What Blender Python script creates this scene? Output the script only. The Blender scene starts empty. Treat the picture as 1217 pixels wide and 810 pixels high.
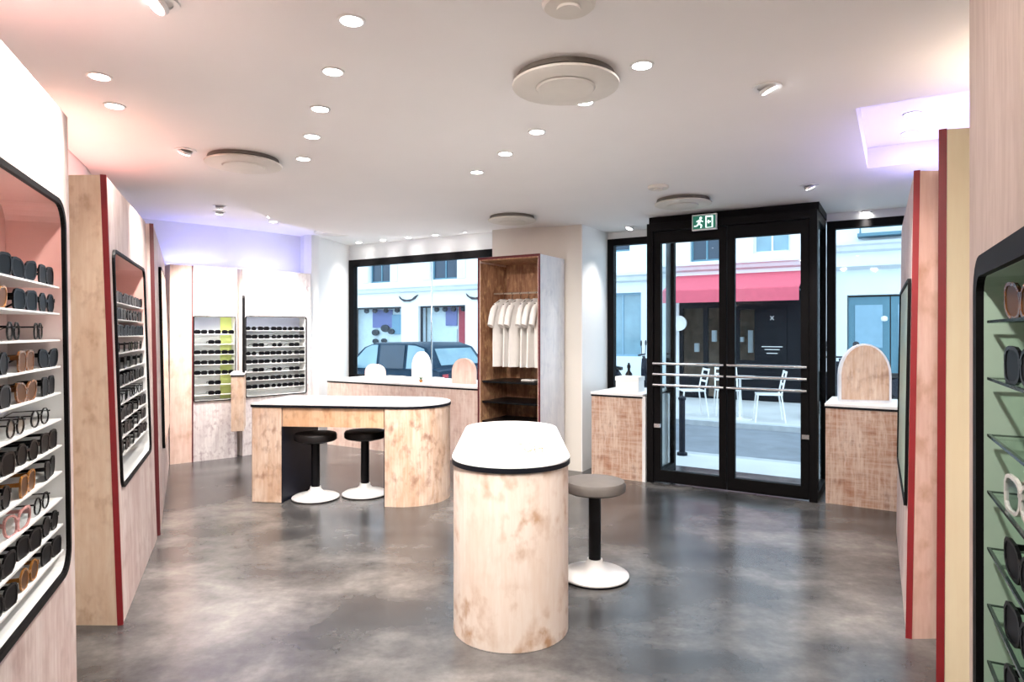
import bpy, bmesh, math, random
from mathutils import Vector, Matrix
from mathutils.geometry import tessellate_polygon
random.seed(7)
PI = math.pi
COL = bpy.context.scene.collection
SC = bpy.context.scene

# ------------------------------------------------------------------ camera
cam_d = bpy.data.cameras.new('camera')
cam = bpy.data.objects.new('camera', cam_d); COL.objects.link(cam)
cam.location = (0, 0, 1.35); cam.rotation_euler = (PI/2, 0, 0)
cam_d.sensor_width = 36; cam_d.lens = 36*760/1217; cam_d.shift_y = -10/1217
cam_d.clip_start = 0.05; cam_d.clip_end = 200
SC.camera = cam
# ------------------------------------------------------------------ sky and exposure
W = bpy.data.worlds.new('overcast_sky'); SC.world = W; W.use_nodes = True
W.node_tree.nodes['Background'].inputs[0].default_value = (0.70, 0.86, 1.0, 1)
W.node_tree.nodes['Background'].inputs[1].default_value = 1.4
SC.view_settings.view_transform = 'Standard'; SC.view_settings.look = 'None'
SC.view_settings.gamma = 1; SC.view_settings.exposure = 1.16
SC.view_settings.use_curve_mapping = False
SPOT_W, LED_W = 44.0, 3.6

# ------------------------------------------------------------------ materials
def newmat(name):
    m = bpy.data.materials.new(name); m.use_nodes = True
    return m, m.node_tree, m.node_tree.nodes['Principled BSDF']
def N(nt, kind, **kw):
    n = nt.nodes.new(kind)
    for k, v in kw.items():
        if k in n.inputs: n.inputs[k].default_value = v
        else: setattr(n, k, v)
    return n
def coords(nt, scale=(1, 1, 1), rot=(0, 0, 0)):
    tc = nt.nodes.new('ShaderNodeTexCoord'); mp = nt.nodes.new('ShaderNodeMapping')
    nt.links.new(tc.outputs['Object'], mp.inputs[0])
    mp.inputs['Scale'].default_value = scale; mp.inputs['Rotation'].default_value = rot
    return mp.outputs[0]
def noise(nt, vec, scale, detail=4, rough=.55, dist=0):
    n = N(nt, 'ShaderNodeTexNoise', Scale=scale, Detail=detail, Roughness=rough, Distortion=dist)
    nt.links.new(vec, n.inputs['Vector']); return n.outputs['Fac']
def ramp(nt, fac, stops):
    r = nt.nodes.new('ShaderNodeValToRGB'); e = r.color_ramp.elements
    while len(e) < len(stops): e.new(0.5)
    for el, (p, c) in zip(e, stops):
        el.position = p; el.color = (*c, 1) if len(c) == 3 else c
    nt.links.new(fac, r.inputs[0]); return r.outputs[0]
def mixc(nt, fac, a, b):
    m = nt.nodes.new('ShaderNodeMix'); m.data_type = 'RGBA'
    if isinstance(fac, float): m.inputs[0].default_value = fac
    else: nt.links.new(fac, m.inputs[0])
    for s, v in ((6, a), (7, b)):
        if isinstance(v, tuple): m.inputs[s].default_value = (*v, 1)
        else: nt.links.new(v, m.inputs[s])
    return m.outputs[2]
def bump(nt, b, fac, strength=.2, dist=.004):
    n = N(nt, 'ShaderNodeBump', Strength=strength, Distance=dist)
    nt.links.new(fac, n.inputs['Height']); nt.links.new(n.outputs[0], b.inputs['Normal'])
def plain(name, col, rough=.5, metal=0, spec=.5, var=.06, scale=9, bmp=0):
    m, nt, b = newmat(name)
    f = noise(nt, coords(nt), scale)
    lo = tuple(max(0, c*(1-var)) for c in col); hi = tuple(min(1, c*(1+var)) for c in col)
    nt.links.new(ramp(nt, f, [(.3, lo), (.7, hi)]), b.inputs['Base Color'])
    b.inputs['Roughness'].default_value = rough; b.inputs['Metallic'].default_value = metal
    b.inputs['Specular IOR Level'].default_value = spec
    if bmp: bump(nt, b, noise(nt, coords(nt), scale*12), bmp, .002)
    return m
def wood(name, base, streak, mark, amount=.5, grain=7, marks=.5, horiz=0.0, rough=.55, size=1.0):
    """whitewashed veneer: fine vertical fibres, broad brushed streaks and darker rubbed marks"""
    m, nt, b = newmat(name)
    fine = noise(nt, coords(nt, (grain*6, grain*6, grain*.45)), 1.6, 5, .65)
    broad = noise(nt, coords(nt, (5*size, 5*size, 1.6*size)), 1.5, 4, .6, .6)
    c1 = mixc(nt, ramp(nt, fine, [(.38, (0, 0, 0)), (.66, (amount,)*3)]), base, streak)
    c2 = mixc(nt, ramp(nt, broad, [(.42, (0, 0, 0)), (.62, (amount,)*3)]), c1, streak)
    rub = noise(nt, coords(nt, (11*size, 11*size, 8*size)), 1.3, 4, .5, 0)
    msk = noise(nt, coords(nt, (2.6*size, 2.6*size, 3.4*size)), 1.1, 2, .5, 0)
    mm = N(nt, 'ShaderNodeMath', operation='MULTIPLY')
    nt.links.new(ramp(nt, rub, [(.48, (0, 0, 0)), (.70, (marks,)*3)]), mm.inputs[0]); nt.links.new(ramp(nt, msk, [(.40, (.12,)*3), (.62, (1, 1, 1))]), mm.inputs[1])
    c3 = mixc(nt, mm.outputs[0], c2, mark)
    if horiz:
        hz = noise(nt, coords(nt, (3, 3, 34)), 1.2, 4, .7)
        c3 = mixc(nt, ramp(nt, hz, [(.42, (0, 0, 0)), (.62, (horiz,)*3)]), c3, base)
        vt = noise(nt, coords(nt, (34, 34, 2)), 1.2, 4, .7)
        c3 = mixc(nt, ramp(nt, vt, [(.5, (0, 0, 0)), (.68, (horiz,)*3)]), c3, base)
    nt.links.new(c3, b.inputs['Base Color']); b.inputs['Roughness'].default_value = rough
    return m
def emit(name, col, strength):
    m, nt, b = newmat(name)
    b.inputs['Base Color'].default_value = (*col, 1)
    b.inputs['Emission Color'].default_value = (*col, 1); b.inputs['Emission Strength'].default_value = strength
    return m
def pane(name, tint=(.95, .98, .985), refl=.3):
    m, nt, b = newmat(name); nt.nodes.remove(b)
    out = nt.nodes['Material Output']
    tr = N(nt, 'ShaderNodeBsdfTransparent', Color=(*tint, 1)); gl = N(nt, 'ShaderNodeBsdfGlossy', Roughness=.02)
    lw = nt.nodes.new('ShaderNodeLayerWeight'); lw.inputs[0].default_value = .5
    p = N(nt, 'ShaderNodeMath', operation='POWER'); nt.links.new(lw.outputs['Facing'], p.inputs[0]); p.inputs[1].default_value = 4
    q = N(nt, 'ShaderNodeMath', operation='MULTIPLY_ADD'); nt.links.new(p.outputs[0], q.inputs[0])
    q.inputs[1].default_value = refl; q.inputs[2].default_value = .006
    mx = nt.nodes.new('ShaderNodeMixShader')
    nt.links.new(q.outputs[0], mx.inputs[0]); nt.links.new(tr.outputs[0], mx.inputs[1]); nt.links.new(gl.outputs[0], mx.inputs[2])
    nt.links.new(mx.outputs[0], out.inputs[0]); return m
def board(name, top, low, z0, z1):
    """printed display board: one colour above, fading to another below (print on the board)"""
    m, nt, b = newmat(name)
    tc = nt.nodes.new('ShaderNodeTexCoord'); sp = nt.nodes.new('ShaderNodeSeparateXYZ')
    nt.links.new(tc.outputs['Object'], sp.inputs[0])
    mr = N(nt, 'ShaderNodeMapRange'); nt.links.new(sp.outputs['Z'], mr.inputs[0])
    mr.inputs[1].default_value = z0; mr.inputs[2].default_value = z1
    nt.links.new(ramp(nt, mr.outputs[0], [(0, low), (1, top)]), b.inputs['Base Color'])
    b.inputs['Roughness'].default_value = .45
    return m
def concrete():
    m, nt, b = newmat('polished_concrete')
    big = noise(nt, coords(nt, (1, 1, 1)), .75, 7, .56, .15)
    mid = noise(nt, coords(nt, (1.0, 1.7, 1), (0, 0, .45)), 1.9, 8, .60, .2)
    fine = noise(nt, coords(nt), 26, 6, .7)
    c = ramp(nt, big, [(.30, (.032, .032, .035)), (.47, (.068, .066, .067)), (.57, (.145, .138, .134)), (.72, (.31, .294, .278))])
    k = ramp(nt, mid, [(.26, (.35, .35, .37)), (.5, (.90, .90, .90)), (.76, (1.7, 1.66, 1.6))])
    mul = nt.nodes.new('ShaderNodeMix'); mul.data_type = 'RGBA'; mul.blend_type = 'MULTIPLY'; mul.inputs[0].default_value = 1
    nt.links.new(c, mul.inputs[6]); nt.links.new(k, mul.inputs[7])
    mul2 = nt.nodes.new('ShaderNodeMix'); mul2.data_type = 'RGBA'; mul2.blend_type = 'MULTIPLY'; mul2.inputs[0].default_value = .5
    nt.links.new(mul.outputs[2], mul2.inputs[6]); nt.links.new(ramp(nt, fine, [(.3, (.6, .6, .6)), (.7, (1.2, 1.2, 1.2))]), mul2.inputs[7])
    nt.links.new(mul2.outputs[2], b.inputs['Base Color'])
    b.inputs['Roughness'].default_value = .24
    b.inputs['Specular IOR Level'].default_value = .6
    return m
M = {}
M['white'] = plain('white_paint', (.86, .86, .86), .6, var=.015, scale=3)
M['shaded_pier_paint'] = plain('shaded_pier_paint', (.80, .75, .68), .6, var=.02, scale=3)  # cream tone: the shade on the pier front put into its colour
M['ceiling'] = plain('ceiling_paint', (.84, .815, .80), .7, var=.012, scale=2)
M['concrete'] = concrete()
M['laminate'] = plain('white_laminate', (.92, .92, .92), .4, var=.01)
M['black_edge'] = plain('black_edge_band', (.005, .006, .010), .45, 0, .25, var=.2)
M['black_metal'] = plain('black_metal', (.004, .0035, .004), .55, 0, .12, var=.2)
M['black'] = plain('black_plastic', (.004, .004, .005), .35, 0, .25, var=.2)
M['navy'] = plain('navy_laminate', (.006, .008, .018), .5, 0, .25, var=.2)
M['red_edge'] = plain('red_edge_band', (.22, .010, .014), .45, var=.1)
M['darkred_edge'] = plain('dark_red_edge_band', (.11, .015, .018), .45, var=.1)
M['chrome'] = plain('brushed_chrome', (.78, .79, .80), .18, 1, var=.03)
M['white_metal'] = plain('white_lacquer', (.80, .79, .78), .3, var=.03)
M['vent'] = plain('vent_plastic', (.70, .66, .60), .5, var=.03)
M['vent_dark'] = plain('vent_slot', (.16, .14, .12), .7)
M['wood_table'] = wood('whitewashed_wood_peach', (.80, .70, .625), (.64, .46, .34), (.40, .19, .07), .30, 6, .85, size=1.15)
M['wood_desk'] = wood('whitewashed_wood_tan', (.76, .61, .50), (.52, .29, .16), (.22, .08, .04), .5, 7, .75, size=1.2)
M['wood_apron'] = wood('tan_horizontal_wood', (.74, .50, .33), (.52, .27, .13), (.24, .09, .04), .5, 3, .7, .0, size=1.4)
M['wood_panel'] = wood('whitewashed_wood_rose', (.75, .65, .61), (.50, .34, .31), (.30, .17, .14), .55, 6, .45)
M['wood_cap'] = wood('pale_plywood', (.82, .66, .50), (.66, .44, .28), (.42, .21, .09), .40, 5, .5, size=1.6)
M['wood_pink'] = wood('whitewashed_wood_pink', (.82, .63, .55), (.62, .38, .30), (.42, .22, .10), .42, 5, .6, size=.9)
M['wood_cream'] = wood('cream_plywood', (.86, .74, .52), (.78, .62, .40), (.7, .5, .3), .28, 5, .1)
M['wood_counter'] = wood('rubbed_brown_wood', (.72, .58, .48), (.40, .17, .085), (.20, .065, .03), .75, 7, .7, .5, size=1.4)
M['wood_window'] = wood('rubbed_rose_wood', (.82, .69, .62), (.58, .36, .29), (.38, .19, .14), .55, 8, .45, .25, size=1.4)
M['wood_dark'] = wood('brown_stained_wood', (.46, .25, .14), (.19, .075, .04), (.72, .47, .24), .75, 7, .85, .08, size=1.7)
M['wood_shaded'] = wood('shaded_grained_wood', (.60, .48, .42), (.40, .28, .23), (.30, .19, .15), .5, 6, .3)  # weaker light on the nearest right unit put into a browner colour
M['wood_blue'] = wood('white_grained_wood', (.88, .89, .92), (.66, .69, .76), (.50, .53, .62), .4, 6, .4, size=1.4)
M['wood_white'] = wood('white_speckled_wood', (.76, .72, .71), (.52, .45, .47), (.30, .22, .25), .5, 6, .8, size=2.0)
M['pink_board'] = board('rose_to_white_board', (.66, .36, .32), (.80, .81, .80), 1.15, 1.55)
M['blue_board'] = board('blue_to_white_board', (.55, .60, .74), (.80, .85, .86), 1.30, 1.44)
M['green_board'] = plain('sage_green_board', (.42, .55, .44), .4, var=.02)
M['lime_board'] = plain('lime_board', (.75, .88, .30), .45, var=.03)
M['shelf_white'] = plain('white_shelf', (.88, .88, .87), .3, var=.01)
M['lining'] = plain('pale_lining', (.78, .79, .78), .4, var=.02)
M['glass'] = pane('window_glass')
M['shelf_glass'] = pane('shelf_glass', (.90, .96, .92), .4)
M['glass_edge'] = plain('dark_glass_edge', (.02, .035, .03), .2, var=.1)
M['mirror'] = plain('mirror_silver', (.86, .87, .88), .03, 1, var=.005)
M['lens_glow'] = emit('lamp_lens', (1, .97, .93), 14)
M['led_pink'] = emit('pink_led', (1, .45, .40), 3); M['led_warm'] = emit('warm_led', (1, .85, .65), 3); M['led_violet'] = emit('violet_led', (.5, .5, 1), 3)
M['leather'] = plain('black_leather', (.008, .006, .006), .5, 0, .3, var=.2)
M['taupe'] = plain('taupe_leather', (.115, .10, .09), .6, var=.1)
M['cotton'] = plain('white_cotton', (.82, .79, .76), .85, var=.03, scale=20, bmp=.2)
M['hanger'] = plain('dark_hanger_wood', (.05, .03, .02), .5)
M['rod'] = plain('brass_rod', (.6, .55, .48), .3, .8)
M['exit_green'] = emit('exit_sign_green', (.01, .09, .06), .6); M['exit_white'] = emit('exit_sign_white', (.75, .9, .85), .8)
M['sun_lens'] = plain('dark_sun_lens', (.004, .0045, .006), .35, 0, .08, var=.1)
M['brown_lens'] = plain('brown_sun_lens', (.10, .04, .012), .35, 0, .1, var=.1)
M['pale_lens'] = pane('clear_lens', (.92, .94, .95), .4)
M['tort'] = plain('tortoise_acetate', (.16, .06, .018), .25, var=.7, scale=60)
M['amber'] = plain('amber_acetate', (.32, .13, .025), .25, var=.4, scale=60)
M['pinkac'] = plain('rose_acetate', (.62, .30, .28), .25, var=.2)
M['clear_ac'] = plain('pale_acetate', (.74, .73, .68), .25, var=.05)
M['gold'] = plain('gold_wire', (.30, .17, .06), .4, .5)
# outdoors
M['asphalt'] = plain('asphalt', (.16, .18, .21), .85, var=.15, scale=3, bmp=.3)
M['pavement'] = plain('pavement_concrete', (.52, .54, .55), .85, var=.07, scale=1.5, bmp=.2)
M['kerb'] = plain('granite_kerb', (.40, .43, .46), .8, var=.1)
M['stucco'] = plain('white_stucco', (.78, .80, .82), .85, var=.03, scale=1.5, bmp=.15)
M['stucco_b'] = plain('pale_blue_stucco', (.70, .77, .82), .85, var=.03, scale=1.5, bmp=.15)
M['stone'] = plain('carved_stone', (.66, .70, .73), .85, var=.05, scale=4)
M['teal'] = plain('teal_paint', (.09, .21, .28), .5, var=.06)
M['teal_l'] = plain('light_teal_paint', (.22, .38, .50), .5, var=.06)
M['blue_glass'] = plain('dark_blue_glazing', (.025, .05, .085), .12, var=.15, scale=2)
M['sky_glass'] = plain('pale_blue_glazing', (.22, .36, .44), .1, var=.15, scale=2)
M['shop_glass'] = pane('shop_glass', (.90, .94, .96), .4)
M['cafe'] = plain('cafe_black_paint', (.005, .006, .010), .5, 0, .2, var=.2)
M['awning'] = plain('red_awning_cloth', (.60, .10, .15), .8, var=.06)
M['awning_in'] = plain('warm_shop_interior', (.14, .09, .06), .8, var=.4, scale=5)
M['carpaint'] = plain('navy_car_paint', (.006, .030, .062), .4, 0, .15, var=.05)
M['rubber'] = plain('rubber', (.015, .015, .016), .8)
M['poster_r'] = plain('red_print', (.55, .06, .08), .6); M['poster_b'] = plain('violet_print', (.20, .20, .42), .6)
M['poster_w'] = plain('white_print', (.78, .80, .80), .6); M['poster_k'] = plain('black_print', (.03, .03, .04), .6)
M['leaf'] = plain('leaf', (.05, .12, .05), .6, var=.3)

# ------------------------------------------------------------------ mesh builder
class MB:
    def __init__(s): s.v = []; s.f = []; s.mi = []
    def add(s, vs, fs, mi=0):
        o = len(s.v); s.v += [Vector(p) for p in vs]; s.f += [tuple(i+o for i in f) for f in fs]; s.mi += [mi]*len(fs); return s
    def box(s, x0, x1, y0, y1, z0, z1, mi=0):
        return s.add([(x0, y0, z0), (x1, y0, z0), (x1, y1, z0), (x0, y1, z0), (x0, y0, z1), (x1, y0, z1), (x1, y1, z1), (x0, y1, z1)],
                     [(3, 2, 1, 0), (4, 5, 6, 7), (0, 1, 5, 4), (1, 2, 6, 5), (2, 3, 7, 6), (3, 0, 4, 7)], mi)
    def extr(s, outer, holes, a, b, fn, mi=0):
        loops = [outer] + list(holes or [])
        tris = tessellate_polygon([[Vector((p[0], p[1], 0)) for p in l] for l in loops])
        flat = [p for l in loops for p in l]; n = len(flat)
        vs = [fn(p, a) for p in flat] + [fn(p, b) for p in flat]
        fs = [tuple(t) for t in tris] + [tuple(i+n for i in reversed(t)) for t in tris]
        o = 0
        for l in loops:
            k = len(l)
            for i in range(k): fs.append((o+i, o+(i+1) % k, n+o+(i+1) % k, n+o+i))
            o += k
        return s.add(vs, fs, mi)
    def prism(s, poly, z0, z1, holes=None, mi=0): return s.extr(poly, holes, z0, z1, lambda p, h: (p[0], p[1], h), mi)
    def plate(s, outer, y0, y1, holes=None, mi=0): return s.extr(outer, holes, y0, y1, lambda p, h: (p[0], h, p[1]), mi)
    def side(s, outer, x0, x1, holes=None, mi=0): return s.extr(outer, holes, x0, x1, lambda p, h: (h, p[0], p[1]), mi)
    def lathe(s, prof, n=32, c=(0, 0, 0), mi=0):
        vs = []; fs = []
        for r, z in prof:
            for i in range(n):
                a = 2*PI*i/n; vs.append((c[0]+r*math.cos(a), c[1]+r*math.sin(a), c[2]+z))
        for j in range(len(prof)-1):
            for i in range(n): fs.append((j*n+i, j*n+(i+1) % n, (j+1)*n+(i+1) % n, (j+1)*n+i))
        fs.append(tuple(range(n-1, -1, -1))); fs.append(tuple((len(prof)-1)*n+i for i in range(n)))
        return s.add(vs, fs, mi)
    def tube(s, pts, r, n=8, closed=False, mi=0):
        pts = [Vector(p) for p in pts]; k = len(pts); vs = []; fs = []
        for i, p in enumerate(pts):
            if closed: d = pts[(i+1) % k]-pts[i-1]
            else: d = pts[min(i+1, k-1)]-pts[max(i-1, 0)]
            d.normalize(); u = d.cross(Vector((0, 0, 1)))
            if u.length < .05: u = d.cross(Vector((0, 1, 0)))
            u.normalize(); w = d.cross(u)
            rr = r[i] if isinstance(r, (list, tuple)) else r
            for j in range(n):
                a = 2*PI*j/n; vs.append(p+u*(rr*math.cos(a))+w*(rr*math.sin(a)))
        m = k if closed else k-1
        for i in range(m):
            for j in range(n):
                a, b = i*n, ((i+1) % k)*n
                fs.append((a+j, a+(j+1) % n, b+(j+1) % n, b+j))
        if not closed: fs.append(tuple(range(n-1, -1, -1))); fs.append(tuple((k-1)*n+j for j in range(n)))
        return s.add(vs, fs, mi)
    def loft(s, rings, mi=0, cap=True):
        n = len(rings[0]); vs = [p for r in rings for p in r]; fs = []
        for j in range(len(rings)-1):
            for i in range(n): fs.append((j*n+i, j*n+(i+1) % n, (j+1)*n+(i+1) % n, (j+1)*n+i))
        if cap: fs.append(tuple(range(n-1, -1, -1))); fs.append(tuple((len(rings)-1)*n+i for i in range(n)))
        return s.add(vs, fs, mi)
    def xf(s, fn): s.v = [Vector(fn(p)) for p in s.v]; return s
    def mesh(s, name, mats, smooth=False):
        me = bpy.data.meshes.new(name); me.from_pydata([tuple(p) for p in s.v], [], s.f)
        bm = bmesh.new(); bm.from_mesh(me); bmesh.ops.recalc_face_normals(bm, faces=bm.faces); bm.to_mesh(me); bm.free()
        for m in (mats if isinstance(mats, (list, tuple)) else [mats]): me.materials.append(M[m] if isinstance(m, str) else m)
        for p, i in zip(me.polygons, s.mi): p.material_index = i
        if smooth:
            for p in me.polygons: p.use_smooth = True
            me.set_sharp_from_angle(angle=math.radians(38))
        me.update(); return me
    def build(s, name, mats, parent=None, smooth=False, bevel=0):
        o = bpy.data.objects.new(name, s.mesh(name, mats, smooth)); COL.objects.link(o)
        if parent is not None: o.parent = parent
        if bevel:
            md = o.modifiers.new('bevel', 'BEVEL'); md.width = bevel; md.segments = 2; md.limit_method = 'ANGLE'
        return o
def box(x0, x1, y0, y1, z0, z1): return MB().box(x0, x1, y0, y1, z0, z1)
def tag(o, label, cat, group=None):
    o['label'] = label; o['category'] = cat
    if group: o['group'] = group
    return o
def thing(name, label, cat, loc=(0, 0, 0), rz=0, group=None):
    o = bpy.data.objects.new(name, None); COL.objects.link(o); o.empty_display_size = .1
    o.location = loc; o.rotation_euler = (0, 0, rz)
    return tag(o, label, cat, group)
def part(name, me, parent):
    o = bpy.data.objects.new(name, me); COL.objects.link(o); o.parent = parent; return o
def struct(o): o['kind'] = 'structure'; return o
def frame_root(name, loc=(0, 0, 0), rz=0):
    o = bpy.data.objects.new(name, None); COL.objects.link(o); o.location = loc; o.rotation_euler = (0, 0, rz)
    o['kind'] = 'structure'; return o
FA = math.radians(-31.2); FC, FS = math.cos(FA), math.sin(FA)
def F(t, s, z=0): return (FC*t-FS*s, FS*t+FC*s, z)       # shop-front frame: t along the street, s towards it
def rrect(x0, x1, z0, z1, r, n=6):
    p = []
    for cx, cz, a0 in ((x1-r, z0+r, -90), (x1-r, z1-r, 0), (x0+r, z1-r, 90), (x0+r, z0+r, 180)):
        for i in range(n+1):
            a = math.radians(a0+90*i/n); p.append((cx+r*math.cos(a), cz+r*math.sin(a)))
    return p
def rect(x0, x1, z0, z1): return [(x0, z0), (x1, z0), (x1, z1), (x0, z1)]
ORD = ['first', 'second', 'third', 'fourth', 'fifth', 'sixth', 'seventh', 'eighth', 'ninth', 'tenth', 'eleventh', 'twelfth', 'thirteenth']

# ------------------------------------------------------------------ room shell
H1, H2 = 2.40, 2.53       # dropped ceiling and the ceiling above it
room = [F(.5, 6.45)[:2], F(.5, -2.5)[:2], (-4, -2.42), (-4, .30), (-1.2, .30), (-2.72, 4.08), (-3.95, 6.50), (-3.19, 7.17), (-2.60, 7.86), (-2.42, 7.72), (-2.19, 8.82)]
struct(MB().prism(room, -.10, 0).build('floor', 'concrete'))
struct(MB().prism(room, H2, H2+.12).build('ceiling', 'ceiling'))
def wall(name, a, b, mat, th=.1, z0=0, z1=H2):
    """vertical wall whose inner face runs a->b; the outside lies to the left of a->b"""
    a = Vector((*a[:2], 0)); b = Vector((*b[:2], 0)); d = (b-a).normalized(); n = Vector((-d.y, d.x, 0))*th
    q = [a, b, b+n, a+n]
    return struct(MB().prism([(p.x, p.y) for p in q], z0, z1).build(name, mat))
wall('wall_right', F(.5, -2.5), F(.5, 6.45), 'white', -.1)
wall('wall_rear', (-4, -2.42), F(.5, -2.5), 'white', -.1)
wall('wall_rear_left', (-4, .30), (-4, -2.42), 'white', -.1)
wall('wall_alcove', (-1.2, .30), (-4, .30), 'white', -.1)
wall('wall_left', (-2.72, 4.08), (-1.2, .30), 'white', -.1)
wall('wall_left_far', (-3.95, 6.50), (-2.72, 4.08), 'white', -.1)
wall('wall_back_left', (-3.19, 7.17), (-3.95, 6.50), 'white', -.1)
wall('wall_back', (-2.60, 7.86), (-3.19, 7.17), 'white', -.1)
wall('wall_back_return', (-2.42, 7.72), (-2.60, 7.86), 'white', -.1)
wall('wall_back_right', (-2.19, 8.82), (-2.42, 7.72), 'white', -.1)
# dropped ceiling with a curved edge on the left and a slot over the right-hand displays
edge = [(-2.56, 4.66), (-2.36, 4.68), (-2.24, 4.78), (-2.20, 5.0), (-2.22, 5.4), (-2.2, 6.0), (-2.02, 6.6), (-1.64, 7.0), (-1.1, 6.98), (-.5, 6.72), (.0, 6.45), (.45, 6.33), (.62, 6.28)]
def catmull(p, k=5):
    out = []
    for i in range(len(p)-1):
        p0, p1, p2, p3 = (Vector(p[max(0, min(len(p)-1, j))]) for j in (i-1, i, i+1, i+2))
        for q in range(k):
            t = q/k
            out.append(tuple(.5*((2*p1)+(p2-p0)*t+(2*p0-5*p1+4*p2-p3)*t*t+(3*p1-p0-3*p2+p3)*t**3)))
    return out+[p[-1]]
cloud = [(-3.95, -2.37), (-3.95, .28), (-1.18, .28), (-2.70, 4.06), (-2.98, 4.62)] + catmull(edge) + [F(q, w)[:2] for q, w in ((-2.7, 5.9), (-2.60, 6.29), (.48, 6.29), (.48, 4.68), (-.175, 4.68), (-.175, 3.4), (.48, 3.4), (.48, -2.44))]
struct(MB().prism(cloud, H1, H2-.001).build('ceiling_dropped', 'ceiling'))
# shop front: everything in its own frame
FR = frame_root('wall_front', (0, 0, 0), FA)
def fpart(name, mb, mat, parent=FR, **k): return mb.build(name, mat, parent, **k)
fpart('header', box(-6.75, .6, 6.30, 6.45, 2.33, 2.85), 'white')
fpart('apron_wall', box(-6.75, -3.67, 6.30, 6.45, -.1, .74), 'white')
fpart('apron_wall', box(-2.63, -1.98, 6.30, 6.45, -.1, .74), 'white')
fpart('apron_wall', box(-.53, .6, 6.30, 6.45, -.1, .74), 'white')
fpart('pier', box(-3.67, -2.64, 5.66, 6.45, 0, 2.52), 'shaded_pier_paint')
fpart('pier_lit_side', box(-2.64, -2.63, 5.66, 6.45, 0, 2.52), 'white')  # thin white layer painting the window light on the pier's side
fpart('pier', box(-6.75, -6.40, 6.30, 6.45, -.1, 2.4), 'white')
fpart('pier', box(.5, .6, 6.30, 6.45, -.1, 2.4), 'white')
fpart('porch_soffit', box(-1.96, -.55, 5.66, 6.45, 2.34, 2.40), 'black_metal')
fpart('porch_floor', box(-1.96, -.55, 5.68, 6.45, -.06, -.01), 'pavement')
def window(name, x0, x1, z0, z1, bar, s0, s1, joints=()):
    w = frame_root(name, (0, 0, 0), FA)
    fpart('window_frame', MB().plate(rect(x0, x1, z0, z1), s0, s1, [rect(x0+bar, x1-bar*.6, z0+.05, z1-bar)]), 'black_metal', w, bevel=.004)
    fpart('pane', box(x0+bar, x1-bar*.6, (s0+s1)/2-.005, (s0+s1)/2+.005, z0+.05, z1-bar), 'glass', w)
    for j in joints: fpart('pane_joint', box(j-.006, j+.006, (s0+s1)/2-.008, (s0+s1)/2+.008, z0+.05, z1-bar), 'chrome', w)
    return w
window('window_1', -6.40, -3.67, .74, 2.33, .09, 6.28, 6.36, (-5.0,))
window('window_2', -2.63, -1.96, .74, 2.33, .07, 6.28, 6.36)
window('window_3', -.55, .50, .74, 2.33, .07, 6.28, 6.36)
# entrance: glazed porch with a double door
D = frame_root('door_1', (0, 0, 0), FA)
DX0, DX1, DS = -1.955, -.555, 5.58
dm = (DX0+DX1)/2
fpart('door_frame', MB().plate([(DX0, 0), (DX0+.06, 0), (DX0+.06, 2.26), (DX1-.06, 2.26), (DX1-.06, 0), (DX1, 0), (DX1, 2.33), (DX0, 2.33)], DS, DS+.09), 'black_metal', D, bevel=.004)
for k, (a, b) in enumerate(((DX0+.062, dm-.003), (dm+.003, DX1-.062))):
    lf = fpart('door_leaf', MB().plate(rect(a, b, .012, 2.255), DS+.015, DS+.07, [rect(a+.062, b-.062, .12, 2.15)]), 'black_metal', D, bevel=.004)
    fpart('pane', box(a+.06, b-.06, DS+.036, DS+.046, .118, 2.152), 'glass', lf)
    for z in (1.075, .98, .885):
        fpart('push_bar', MB().tube([(a+.01, DS-.045, z), (b-.01, DS-.045, z)], .012, 10), 'chrome', lf, smooth=True)
    for z in (1.075, .98, .885):
        for x in (a+.03, b-.03): fpart('bar_mount', MB().tube([(x, DS-.045, z), (x, DS+.016, z)], .009, 8), 'chrome', lf)
    x = (a+.03) if k == 0 else (b-.03)
    fpart('lock', box(x-.02, x+.035, DS-.012, DS+.015, .50, .535), 'chrome', lf)
for x in (DX0, DX1-.05):
    rt = fpart('porch_side_frame', MB().side(rect(DS+.09, 6.30, .0, 2.33), x, x+.05, [rect(DS+.13, 6.25, .06, 2.26)]), 'black_metal', D)
    fpart('pane', box(x+.02, x+.03, DS+.13, 6.25, .06, 2.26), 'glass', rt)

# ------------------------------------------------------------------ tables and counters
def stadium(x0, x1, y0, y1, n=16, left_r=None):
    """outline in xy, ends round at the low and high x end"""
    r = (y1-y0)/2; p = []
    for i in range(n+1):
        a = -PI/2+PI*i/n; p.append((x1-r+r*math.cos(a), y0+r+r*math.sin(a)))
    if left_r is None:
        for i in range(n+1):
            a = PI/2+PI*i/n; p.append((x0+r+r*math.cos(a), y0+r+r*math.sin(a)))
    else:
        q = left_r
        for cy, a0 in ((y1-q, 90), (y0+q, 180)):
            for i in range(6):
                a = math.radians(a0+90*i/5); p.append((x0+q+q*math.cos(a), cy+q*math.sin(a)))
    return p
def inset(poly, d):
    out = []; n = len(poly)
    for i in range(n):
        a, b, c = Vector(poly[i-1]), Vector(poly[i]), Vector(poly[(i+1) % n])
        e1 = (b-a); e2 = (c-b)
        if e1.length < 1e-6 or e2.length < 1e-6: out.append(tuple(b)); continue
        e1.normalize(); e2.normalize()
        n1 = Vector((-e1.y, e1.x)); n2 = Vector((-e2.y, e2.x)); m = (n1+n2)
        m.normalize(); k = max(.35, m.dot(n1)); out.append(tuple(b+m*d/k))
    return out
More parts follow.
